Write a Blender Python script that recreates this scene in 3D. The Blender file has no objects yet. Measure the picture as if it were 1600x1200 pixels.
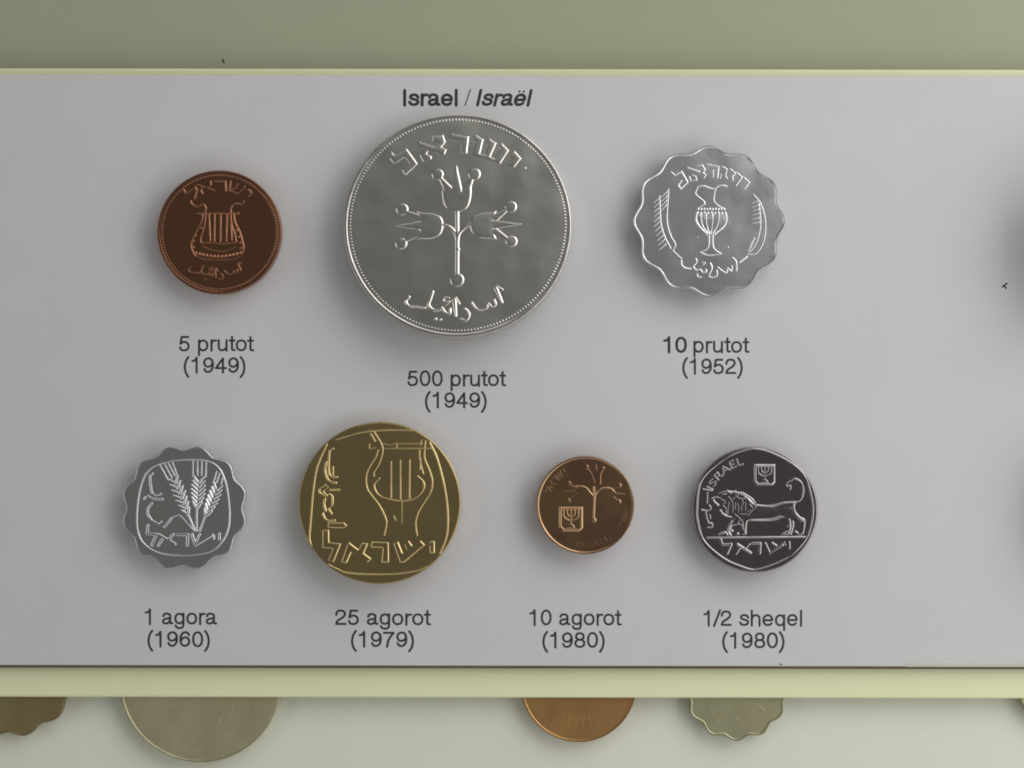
import bpy, math, random
import numpy as np
from mathutils import Matrix, Vector

# ------------------------------------------------------------------ camera, world, lamps, exposure
S = 1.04e-4          # metres on the card for one pixel of the photograph (the largest coin is 37 mm)
D = 0.30             # camera to card
scene = bpy.context.scene
C = scene.collection
R_ = math.radians

cam_d = bpy.data.cameras.new('camera')
cam = bpy.data.objects.new('camera', cam_d); C.objects.link(cam)
cam.location = (0, -D, 0)
cam.rotation_euler = (R_(90), R_(-0.09), 0)
cam_d.sensor_width = 36.0
cam_d.lens = 36.0 * D / (1600 * S)
cam_d.clip_start = 0.005; cam_d.clip_end = 50
scene.camera = cam

world = bpy.data.worlds.new('World'); scene.world = world
world.use_nodes = True
bg = world.node_tree.nodes['Background']
bg.inputs[0].default_value = (1.0, 0.99, 0.925, 1); bg.inputs[1].default_value = 0.10

def lamp(name, loc, target, size, watts, col, size_y=None):
    d = bpy.data.lights.new(name, 'AREA'); d.energy = watts; d.color = col
    d.shape = 'RECTANGLE' if size_y else 'DISK'; d.size = size
    if size_y: d.size_y = size_y
    o = bpy.data.objects.new(name, d); C.objects.link(o)
    o.location = loc
    o.rotation_euler = (Vector(target) - Vector(loc)).to_track_quat('-Z', 'Y').to_euler()
    return o
lamp('case_lamp', (0.235, -0.25, 0.23), (0.03, 0, 0.0), 0.36, 0.44, (0.985, 0.985, 0.98))
# added fill lights, unseen on every side, so the relief edges catch light
WARM = (0.99, 0.985, 0.97)
lamp('top_fill_light', (0.12, -0.31, 0.44), (0.03, 0, 0), 0.60, 0.36, WARM, 0.24)
lamp('right_fill_light', (0.33, -0.23, -0.01), (0.05, 0, 0), 0.28, 0.80, WARM, 0.60)
lamp('left_fill_light', (-0.46, -0.31, 0.0), (0, 0, 0), 0.17, 0.25, WARM, 0.44)
lamp('bottom_fill_light', (0.06, -0.38, -0.40), (0.03, 0, 0), 0.52, 0.27, WARM, 0.22)

vs = scene.view_settings
vs.view_transform = 'Standard'; vs.look = 'None'; vs.exposure = 0.17; vs.gamma = 1.0
vs.use_curve_mapping = False
scene.cycles.use_denoising = True
scene.cycles.filter_width = 1.9
scene.cycles.sample_clamp_indirect = 4.0

random.seed(4)
rng = np.random.default_rng(7)

def P(px, py, h=0.0):
    """pixel of the photograph -> point lying h metres in front of the card's plane"""
    k = S * (D - h) / D
    return Vector(((px - 800) * k, -h, -(py - 600) * k))

# ------------------------------------------------------------------ materials
def new_mat(name):
    m = bpy.data.materials.new(name); m.use_nodes = True
    nt = m.node_tree
    return m, nt, nt.nodes['Principled BSDF']

def nd(nt, t, **kw):
    n = nt.nodes.new(t)
    for k, v in kw.items(): setattr(n, k, v)
    return n

def metal(name, col, rough, tone=None, spot=0.15, bump=0.02, scr=0.35, wave=0.7):
    """struck metal: mottled tone, patchy polish, hairline scratches"""
    m, nt, b = new_mat(name)
    L = nt.links
    tc = nd(nt, 'ShaderNodeTexCoord')
    n1 = nd(nt, 'ShaderNodeTexNoise'); n1.inputs['Scale'].default_value = 170; n1.inputs['Detail'].default_value = 3; n1.inputs['Roughness'].default_value = 0.45
    n2 = nd(nt, 'ShaderNodeTexNoise'); n2.inputs['Scale'].default_value = 1800; n2.inputs['Detail'].default_value = 3
    mp = nd(nt, 'ShaderNodeMapping'); mp.inputs['Scale'].default_value = (300, 9000, 300); mp.inputs['Rotation'].default_value = (0, 0, 0.7)
    n3 = nd(nt, 'ShaderNodeTexNoise'); n3.inputs['Scale'].default_value = 1.0; n3.inputs['Detail'].default_value = 2
    for n in (n1, n2): L.new(tc.outputs['Object'], n.inputs['Vector'])
    L.new(tc.outputs['Object'], mp.inputs['Vector']); L.new(mp.outputs['Vector'], n3.inputs['Vector'])
    ramp = nd(nt, 'ShaderNodeMix', data_type='RGBA')
    t = tone or tuple(c * 0.72 for c in col)
    ramp.inputs[6].default_value = (*col, 1); ramp.inputs[7].default_value = (*t, 1)
    mr = nd(nt, 'ShaderNodeMapRange'); mr.inputs[1].default_value = 0.28; mr.inputs[2].default_value = 0.76; mr.inputs[4].default_value = min(1, spot * 3)
    L.new(n1.outputs['Fac'], mr.inputs[0]); L.new(mr.outputs[0], ramp.inputs[0])
    L.new(ramp.outputs[2], b.inputs['Base Color'])
    b.inputs['Metallic'].default_value = 1.0
    rr = nd(nt, 'ShaderNodeMapRange'); rr.inputs[1].default_value = 0.3; rr.inputs[2].default_value = 0.7
    rr.inputs[3].default_value = rough * 0.95; rr.inputs[4].default_value = rough * 1.06
    L.new(n1.outputs['Fac'], rr.inputs[0]); L.new(rr.outputs[0], b.inputs['Roughness'])
    ad = nd(nt, 'ShaderNodeMath', operation='MULTIPLY_ADD'); ad.inputs[1].default_value = scr
    L.new(n3.outputs['Fac'], ad.inputs[0]); L.new(n2.outputs['Fac'], ad.inputs[2])
    bp = nd(nt, 'ShaderNodeBump'); bp.inputs['Strength'].default_value = bump; bp.inputs['Distance'].default_value = 0.0004
    L.new(ad.outputs[0], bp.inputs['Height'])
    # the fields are never dead flat: a slow waviness breaks up what they mirror
    n4 = nd(nt, 'ShaderNodeTexNoise'); n4.inputs['Scale'].default_value = 110; n4.inputs['Detail'].default_value = 1.5
    L.new(tc.outputs['Object'], n4.inputs['Vector'])
    b2 = nd(nt, 'ShaderNodeBump'); b2.inputs['Strength'].default_value = wave; b2.inputs['Distance'].default_value = 0.0006
    L.new(n4.outputs['Fac'], b2.inputs['Height']); L.new(bp.outputs['Normal'], b2.inputs['Normal']); L.new(b2.outputs['Normal'], b.inputs['Normal'])
    return m

def board(name, col, rough=0.55, var=0.05, bump=0.04, scale=120, spec=0.35):
    m, nt, b = new_mat(name)
    L = nt.links
    tc = nd(nt, 'ShaderNodeTexCoord')
    n1 = nd(nt, 'ShaderNodeTexNoise'); n1.inputs['Scale'].default_value = scale; n1.inputs['Detail'].default_value = 6
    n2 = nd(nt, 'ShaderNodeTexNoise'); n2.inputs['Scale'].default_value = 3500; n2.inputs['Detail'].default_value = 2
    L.new(tc.outputs['Object'], n1.inputs['Vector']); L.new(tc.outputs['Object'], n2.inputs['Vector'])
    mx = nd(nt, 'ShaderNodeMix', data_type='RGBA')
    mx.inputs[6].default_value = (*[c * (1 - var) for c in col], 1); mx.inputs[7].default_value = (*[min(1, c * (1 + var)) for c in col], 1)
    av = nd(nt, 'ShaderNodeMath', operation='MULTIPLY_ADD'); av.inputs[1].default_value = 0.5
    hf = nd(nt, 'ShaderNodeMath', operation='MULTIPLY'); hf.inputs[1].default_value = 0.5
    L.new(n2.outputs['Fac'], hf.inputs[0]); L.new(n1.outputs['Fac'], av.inputs[0]); L.new(hf.outputs[0], av.inputs[2])
    L.new(av.outputs[0], mx.inputs[0]); L.new(mx.outputs[2], b.inputs['Base Color'])
    b.inputs['Roughness'].default_value = rough
    b.inputs['Specular IOR Level'].default_value = spec
    bp = nd(nt, 'ShaderNodeBump'); bp.inputs['Strength'].default_value = bump; bp.inputs['Distance'].default_value = 0.0002
    L.new(n2.outputs['Fac'], bp.inputs['Height']); L.new(bp.outputs['Normal'], b.inputs['Normal'])
    return m

M = {
 'card': board('white_card', (0.665, 0.655, 0.665), 0.6, 0.07, 0.06, 90),
 'cream': board('cream_paint', (0.87, 0.885, 0.58), 0.45),
 'upper': board('sage_tone', (0.40, 0.412, 0.29), 0.55),  # darker grey-green over the whole upper board
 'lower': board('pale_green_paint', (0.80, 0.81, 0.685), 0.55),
 'ink': board('printing_ink', (0.045, 0.042, 0.052), 0.5, 0.2, 0.02),
 'dark': board('dark_grit', (0.05, 0.045, 0.035), 0.8, 0.3),
 'tan': board('worn_card_edge', (0.62, 0.61, 0.52), 0.7),
 'brown': board('card_shadow_brown', (0.20, 0.145, 0.095), 0.8, 0.25),  # colour of the shade painted along the card's lower edge
 'peg': board('peg_plastic', (0.5, 0.5, 0.45), 0.4),
 'silver': metal('silver', (0.71, 0.695, 0.64), 0.275, (0.66, 0.64, 0.605), 0.12),
 'alu': metal('aluminium', (0.80, 0.80, 0.81), 0.29, (0.73, 0.73, 0.745), 0.2, 0.05, 0.8),
 'alu2': metal('aluminium_dull', (0.74, 0.735, 0.74), 0.28, (0.62, 0.61, 0.62)),
 'bronze': metal('bronze', (0.38, 0.18, 0.105), 0.27, (0.27, 0.125, 0.09)),
 'brass': metal('brass', (0.62, 0.485, 0.22), 0.28, (0.47, 0.34, 0.18), 0.28),
 'copper': metal('copper_toned', (0.49, 0.32, 0.165), 0.26, (0.32, 0.175, 0.125), 0.3),
 'nickel': metal('nickel', (0.37, 0.34, 0.345), 0.15, (0.30, 0.275, 0.29)),
 'worn_silver': metal('worn_silver', (0.66, 0.62, 0.42), 0.52, (0.50, 0.45, 0.28), 0.3, 0.12, 0.6),
 'worn_brown': metal('worn_brown', (0.42, 0.35, 0.19), 0.52, (0.31, 0.24, 0.12), 0.3, 0.10, 0.5),
 'worn_bronze': metal('worn_bronze', (0.55, 0.33, 0.13), 0.50, (0.40, 0.22, 0.09), 0.3, 0.10, 0.5),
 'worn_nickel': metal('worn_nickel', (0.48, 0.465, 0.30), 0.52, (0.40, 0.38, 0.24), 0.3, 0.07, 0.4),
}

# ------------------------------------------------------------------ mesh helpers
def link(o, parent=None):
    C.objects.link(o)
    if parent is not None: o.parent = parent
    return o

def mesh_obj(name, verts, faces, mat, parent=None, smooth=True, sharp=35):
    me = bpy.data.meshes.new(name)
    me.from_pydata([tuple(v) for v in verts], [], faces); me.update()
    if smooth:
        me.polygons.foreach_set('use_smooth', [True] * len(me.polygons))
        if sharp: me.set_sharp_from_angle(angle=R_(sharp))
    me.materials.append(M[mat])
    return link(bpy.data.objects.new(name, me), parent)

def grid_mesh(name, X, Y, H, keep, mat):
    """height field over the cells whose four corners are kept"""
    ny, nx = X.shape
    cell = keep[:-1, :-1] & keep[1:, :-1] & keep[:-1, 1:] & keep[1:, 1:]
    used = np.zeros_like(keep)
    used[:-1, :-1] |= cell; used[1:, :-1] |= cell; used[:-1, 1:] |= cell; used[1:, 1:] |= cell
    idx = -np.ones(keep.shape, np.int64); idx[used] = np.arange(used.sum())
    co = np.stack([X[used], Y[used], H[used]], 1).astype(np.float32)
    a = idx[:-1, :-1][cell]; b = idx[:-1, 1:][cell]; c = idx[1:, 1:][cell]; d = idx[1:, :-1][cell]
    q = np.stack([a, b, c, d], 1).astype(np.int32)
    me = bpy.data.meshes.new(name)
    me.vertices.add(len(co)); me.vertices.foreach_set('co', co.ravel())
    me.loops.add(q.size); me.loops.foreach_set('vertex_index', q.ravel())
    me.polygons.add(len(q)); me.polygons.foreach_set('loop_start', np.arange(0, q.size, 4, dtype=np.int32))
    me.update(); me.validate()
    me.polygons.foreach_set('use_smooth', [True] * len(me.polygons))
    me.materials.append(M[mat])
    return me

def catmull(pts, closed=False, n=6):
    p = [np.array(q, float) for q in pts]
    if len(p) < 3: return p
    out = []
    m = len(p)
    rngi = range(m) if closed else range(m - 1)
    for i in rngi:
        if closed: p0, p1, p2, p3 = p[i - 1], p[i], p[(i + 1) % m], p[(i + 2) % m]
        else: p0, p1, p2, p3 = p[max(i - 1, 0)], p[i], p[i + 1], p[min(i + 2, m - 1)]
        for k in range(n):
            t = k / n
            out.append(0.5 * (2 * p1 + (p2 - p0) * t + (2 * p0 - 5 * p1 + 4 * p2 - p3) * t * t + (3 * p1 - p0 - 3 * p2 + p3) * t ** 3))
    out.append(p[0] if closed else p[-1])
    return out

def seg_d(X, Y, a, b, w0, w1):
    dx, dy = b[0] - a[0], b[1] - a[1]
    l2 = dx * dx + dy * dy + 1e-9
    t = np.clip(((X - a[0]) * dx + (Y - a[1]) * dy) / l2, 0, 1)
    return np.hypot(X - a[0] - t * dx, Y - a[1] - t * dy) - (w0 + (w1 - w0) * t) * 0.5

# shapes, in whatever units the tracing used: s stroke, S smooth stroke, o closed smooth stroke, p polygon, q smooth polygon, c disc
def shape_pts(sh):
    k = sh[0]
    if k == 'c': return [(sh[1], sh[2])], sh[3]
    return sh[1], (sh[2] if len(sh) > 2 else 0)

def sdf(shapes, X, Y, margin):
    d = np.full(X.shape, 9.0)
    xs, ys = X[0], Y[:, 0]
    for sh in shapes:
        k = sh[0]
        if k == 'c':
            d = np.minimum(d, np.hypot(X - sh[1], Y - sh[2]) - sh[3]); continue
        pts = [np.array(q, float) for q in sh[1]]
        if k in 'So': pts = catmull(pts, k == 'o')
        if k == 'q': pts = catmull(pts, True)
        w = sh[2] if len(sh) > 2 else 0
        ar = np.array(pts)
        wm = max(w) if isinstance(w, (tuple, list)) else w
        m = margin + wm * 0.5 + 0.5
        i0, i1 = np.searchsorted(xs, [ar[:, 0].min() - m, ar[:, 0].max() + m])
        j0, j1 = np.searchsorted(ys, [ar[:, 1].min() - m, ar[:, 1].max() + m])
        if i1 <= i0 or j1 <= j0: continue
        x, y = X[j0:j1, i0:i1], Y[j0:j1, i0:i1]
        dd = np.full(x.shape, 9.0)
        if k in 'pq':
            inside = np.zeros(x.shape, bool)
            n = len(pts)
            for i in range(n):
                a, b = pts[i], pts[(i + 1) % n]
                dd = np.minimum(dd, seg_d(x, y, a, b, 0, 0))
                if a[1] != b[1]:
                    cr = ((a[1] > y) != (b[1] > y)) & (x < (b[0] - a[0]) * (y - a[1]) / (b[1] - a[1]) + a[0])
                    inside ^= cr
            dd = np.where(inside, -dd, dd)
        else:
            n = len(pts) - 1
            for i in range(n):
                if isinstance(w, (tuple, list)):
                    w0 = w[0] + (w[1] - w[0]) * i / n; w1 = w[0] + (w[1] - w[0]) * (i + 1) / n
                else: w0 = w1 = w
                dd = np.minimum(dd, seg_d(x, y, pts[i], pts[i + 1], w0, w1))
        d[j0:j1, i0:i1] = np.minimum(d[j0:j1, i0:i1], dd)
    return d

def bounds(shapes, m):
    x0 = y0 = 1e9; x1 = y1 = -1e9
    for sh in shapes:
        if sh[0] == 'c': px = [sh[1] - sh[3], sh[1] + sh[3]]; py = [sh[2] - sh[3], sh[2] + sh[3]]
        else:
            w = sh[2] if len(sh) > 2 else 0
            w = (max(w) if isinstance(w, (tuple, list)) else w) * 0.5 + 2
            px = [q[0] for q in sh[1]]; py = [q[1] for q in sh[1]]
            px = [min(px) - w, max(px) + w]; py = [min(py) - w, max(py) + w]
        x0 = min(x0, px[0]); x1 = max(x1, px[1]); y0 = min(y0, py[0]); y1 = max(y1, py[1])
    return x0 - m, x1 + m, y0 - m, y1 + m

def relief_mesh(name, shapes, mat, H, ramp, z0, scale, res, clip=None):
    x0, x1, y0, y1 = bounds(shapes, 1.5)
    X, Y = np.meshgrid(np.arange(x0, x1 + res, res), np.arange(y0, y1 + res, res))
    d = sdf(shapes, X, Y, 2.0)
    sl = 0.50 * (min(1.15, 0.75 + 0.25 * H) if H >= 0.6 else H)            # struck edges slope at roughly 25 degrees
    rp = ramp * 1.35
    t = np.clip(-d / rp, 0, 1)
    h = np.where(d > 0, -d * sl * 1.3, sl * rp * (t - 0.12 * t ** 4) + 0.03 * np.clip(-d - rp, 0, 6))
    keep = d < 2.2 * res
    if clip is not None: keep &= clip(X, Y)
    return grid_mesh(name, X * scale, Y * scale, z0 + h * scale, keep, mat)

# ------------------------------------------------------------------ the setting: boards behind the card
def slab(name, x0, x1, y0, y1, front, thick, mat, bev=0.0003, parent=None):
    """upright board: pixel bounds on its own front plane, rounded edges; front and thick in metres"""
    a = P(x0, y1, front); b = P(x1, y0, front)
    vs_, fs = [], []
    prof = [(bev, 0), (bev * 0.3, bev * 0.3), (0, bev), (0, thick)]
    for ins, dep in prof:
        for (x, z) in ((a.x + ins, a.z + ins), (b.x - ins, a.z + ins), (b.x - ins, b.z - ins), (a.x + ins, b.z - ins)):
            vs_.append((x, -front + dep, z))
    fs.append((0, 1, 2, 3))
    for r in range(len(prof) - 1):
        for i in range(4):
            j = (i + 1) % 4
            fs.append((r * 4 + j, r * 4 + i, (r + 1) * 4 + i, (r + 1) * 4 + j))
    k = (len(prof) - 1) * 4
    fs.append((k + 3, k + 2, k + 1, k))
    return mesh_obj(name, vs_, fs, mat, parent, smooth=False)

LOW = -0.0050      # plane of the boards above and below, behind the card
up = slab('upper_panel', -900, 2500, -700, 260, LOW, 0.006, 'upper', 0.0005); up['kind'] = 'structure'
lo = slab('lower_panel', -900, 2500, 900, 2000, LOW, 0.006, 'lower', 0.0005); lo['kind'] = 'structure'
# (the two boards meet behind the mounting rail)
rail = slab('mounting_rail', -900, 2500, 107.5, 1090.5, -0.0019, 0.0006, 'cream', 0.00030)
rail['label'] = 'long cream painted rail behind the white card, showing as a strip below it'; rail['category'] = 'rail'

card = slab('display_card', -850, 2450, 118, 1040.5, 0.0, 0.0005, 'card', 0.00012)
card['label'] = 'long white display card with printed captions under seven coins'; card['category'] = 'display card'
shade = slab('shadow_strip', -850, 2450, 140, 1044.6, -0.0006, 0.0010, 'brown', 0.0001, card)  # thin dark strip standing in for the shadow below the card
shade['label'] = 'brown strip painted in for the dark shadow line under the card'
fray = slab('worn_edge', 1416, 2300, 1034.5, 1041.2, 0.00004, 0.0005, 'tan', 0.00012, card)
fray['label'] = 'yellowed worn strip along the lower edge of the card'

# ------------------------------------------------------------------ printed captions
def ell(cx, cy, rx, ry, n=14, e=0.92):
    out = []
    for i in range(n):
        a = 2 * math.pi * i / n
        c, s = math.cos(a), math.sin(a)
        out.append((cx + rx * math.copysign(abs(c) ** e, c), cy + ry * math.copysign(abs(s) ** e, s)))
    return out
six = [(45, 53), (41, 62), (30, 67), (17, 62), (9.5, 48), (8, 30), (11, 14), (19, 5), (28, 3), (39, 7), (45.5, 17), (45, 30), (38, 40), (28, 42.5), (17, 38), (10, 27)]
e_ = [('s', [(8, 26), (46.5, 26)]), ('S', [(46.5, 26), (45, 38), (37, 47), (27, 49.5), (16, 46), (9, 36), (8, 25), (10, 14), (17, 5.5), (27, 3), (37, 5.5), (43, 11.5)])]
GL = {  # advance, strokes along the middle of each line
 '0': (55.6, [('o', ell(27.8, 35, 19.5, 32.5))]),
 '1': (55.6, [('S', [(12, 54.5), (20, 56), (26, 60), (30, 69)]), ('s', [(31, 70), (31, 0)])]),
 '2': (55.6, [('S', [(7.5, 47), (9, 57), (16, 65), (28, 67), (40, 63), (45, 52), (42, 42), (33, 33), (20, 24), (11, 16), (7.5, 4)]), ('s', [(7, 4), (48, 4)])]),
 '4': (55.6, [('s', [(37, 0), (37, 67), (6, 21), (50, 21)])]),
 '5': (55.6, [('s', [(44, 66), (15, 66), (10, 35)]), ('S', [(10, 34), (17, 40), (28, 42.5), (40, 38), (46, 25), (43, 11), (34, 4), (22, 3), (12, 7), (7.5, 17)])]),
 '6': (55.6, [('S', six)]), '9': (55.6, [('S', [(55.6 - x, 70 - y) for x, y in six])]),
 '7': (55.6, [('s', [(6, 66), (48, 66)]), ('S', [(48, 64), (35, 48), (25, 27), (20, 0)])]),
 '8': (55.6, [('o', ell(27.8, 52, 16.5, 15.5)), ('o', ell(27.8, 20, 19.5, 17))]),
 '(': (33.3, [('S', [(28, 74), (17, 55), (12, 27), (17, -1), (28, -20)])]),
 ')': (33.3, [('S', [(5, 74), (16, 55), (21, 27), (16, -1), (5, -20)])]),
 '/': (27.8, [('s', [(0, -1), (27, 73)])]),
 'p': (55.6, [('s', [(10, 50), (10, -20)]), ('o', ell(28.5, 26, 18.5, 23.3))]),
 'q': (55.6, [('s', [(45.5, 50), (45.5, -20)]), ('o', ell(27, 26, 18.5, 23.3))]),
 'g': (55.6, [('o', ell(27, 27, 18.5, 22.3)), ('s', [(45.5, 50), (45.5, -3)]), ('S', [(45.5, -2), (42, -13), (34, -18), (24, -18), (14, -14), (10, -6)])]),
 'r': (33.3, [('s', [(10.5, 50), (10.5, 0)]), ('S', [(10.5, 30), (14, 42), (21, 48), (32, 48.5)])]),
 'u': (55.6, [('S', [(10, 50), (10, 34), (10, 20), (12.5, 8), (22, 3), (33, 5), (42, 12), (45, 22)]), ('s', [(45, 50), (45, 0)])]),
 't': (27.8, [('S', [(14, 66), (14, 40), (14, 12), (16, 5), (20, 3.5), (26, 3.5)]), ('s', [(3, 48.5), (25, 48.5)])]),
 'o': (55.6, [('o', ell(27.8, 26, 20, 23))]),
 'a': (55.6, [('S', [(9, 37), (12, 46), (20, 49.5), (31, 49), (39, 44), (40.5, 36), (40.5, 22), (40.8, 10), (43, 4.5), (50, 4)]), ('S', [(40.5, 30), (32, 27), (20, 25), (10, 20), (8, 11), (13, 4.5), (22, 3), (32, 7), (40.5, 18)])]),
 's': (50.0, [('S', [(43, 37), (38, 46), (27, 49.5), (15, 46.5), (11, 38), (17, 31), (30, 27), (40, 22), (43, 14), (37, 6), (25, 3), (13, 6), (7.5, 15)])]),
 'e': (55.6, e_), 'ë': (55.6, e_ + [('c', 17, 65, 4.5), ('c', 36, 65, 4.5)]),
 'h': (55.6, [('s', [(10, 71), (10, 0)]), ('S', [(10, 30), (13, 41), (22, 48.5), (33, 49), (42, 43), (45, 33), (45, 15), (45, 0)])]),
 'l': (22.2, [('s', [(11, 71), (11, 0)])]), 'I': (27.8, [('s', [(14, 70), (14, 0)])]), ' ': (27.8, []),
}
glyph_cache = {}
def glyph(ch, w, shear=0):
    if (ch, w, shear) not in glyph_cache:
        adv, st = GL[ch]
        sh = [(s[0], s[1], w) if s[0] != 'c' else s for s in st]
        x0, x1, y0, y1 = bounds(sh, 2)
        res = 1.15
        X, Y = np.meshgrid(np.arange(x0, x1 + res, res), np.arange(y0, y1 + res, res))
        d = sdf(sh, X, Y, 6)
        h = np.clip(-d / 1.5, -3, 1) * 1.0
        glyph_cache[(ch, w, shear)] = grid_mesh('letter', X + shear * Y, Y, h, d < 2.6, 'ink')
    return glyph_cache[(ch, w, shear)]

def caption(lines, label):
    c = bpy.data.objects.new('caption', None); link(c, card)
    c.location = P(lines[0][1], lines[0][3], 0); c.empty_display_size = 0.002
    c['label'] = label
    for text, xa, xb, base, w, shear in lines:
        tot = sum(GL[t][0] for t in text)
        hs = 24.0 / 72.5
        n = len(text)
        # optical extent without the side bearings of the outer letters
        lead = 7.0 if text[0] not in '1' else 11.0
        tail = 6.0
        if text == '/': lead = tail = 0.0
        sx = (xb - xa) / (tot - lead - tail)
        x = -lead
        for t in text:
            if t != ' ':
                me = glyph(t, w, shear)
                o = link(bpy.data.objects.new('digit' if t.isdigit() else 'slash' if t == '/' else 'bracket' if t in '()' else 'letter', me), c)
                px = xa + x * sx
                p = P(px, base, 0) - c.location
                jit = random.uniform(-0.25, 0.25) * S
                mat = Matrix.Translation(Vector((p.x, -0.000012, p.z + jit))) @ Matrix.Rotation(R_(90), 4, 'X')
                sc = Matrix(((sx * S, 0, 0, 0), (0, hs * S, 0, 0), (0, 0, 0.00002, 0), (0, 0, 0, 1)))
                o.matrix_local = mat @ sc
            x += GL[t][0]
    return c
W = 8.5
caption([('Israel', 629, 714, 164.5, 12.0, 0)], 'bold upright name of the country at the top of the card')
caption([('/', 726.0, 734.5, 164.5, 4.5, 0)], 'thin slash between the two printed names')
caption([('Israël', 743, 826, 164.5, 12.0, 0.2)], 'bold slanted name of the country with two dots over the e')
caption([('5 prutot', 281, 394, 549, W, 0), ('(1949)', 287, 384, 583, W, 0)], 'caption reading 5 prutot (1949)')
caption([('500 prutot', 638, 788, 603, W, 0), ('(1949)', 664, 761, 637, W, 0)], 'caption reading 500 prutot (1949)')
caption([('10', 1038, 1072, 550, 10.2, 0), ('prutot', 1084, 1168, 550, W, 0), ('(1952)', 1066, 1161, 583.5, W, 0)], 'caption reading 10 prutot (1952) with bolder figures')
caption([('1 agora', 228, 338, 976, W, 0), ('(1960)', 231, 329, 1011, W, 0)], 'caption reading 1 agora (1960)')
caption([('25 agorot', 526, 671, 976.5, W, 0), ('(1979)', 549, 648, 1011, W, 0)], 'caption reading 25 agorot (1979)')
caption([('10 agorot', 829, 969, 976.5, W, 0), ('(1980)', 848, 946, 1011.5, W, 0)], 'caption reading 10 agorot (1980)')
caption([('1/2 sheqel', 1101, 1254, 977, W, 0), ('(1980)', 1129, 1227, 1011.5, W, 0)], 'caption reading 1/2 sheqel (1980)')

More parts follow.
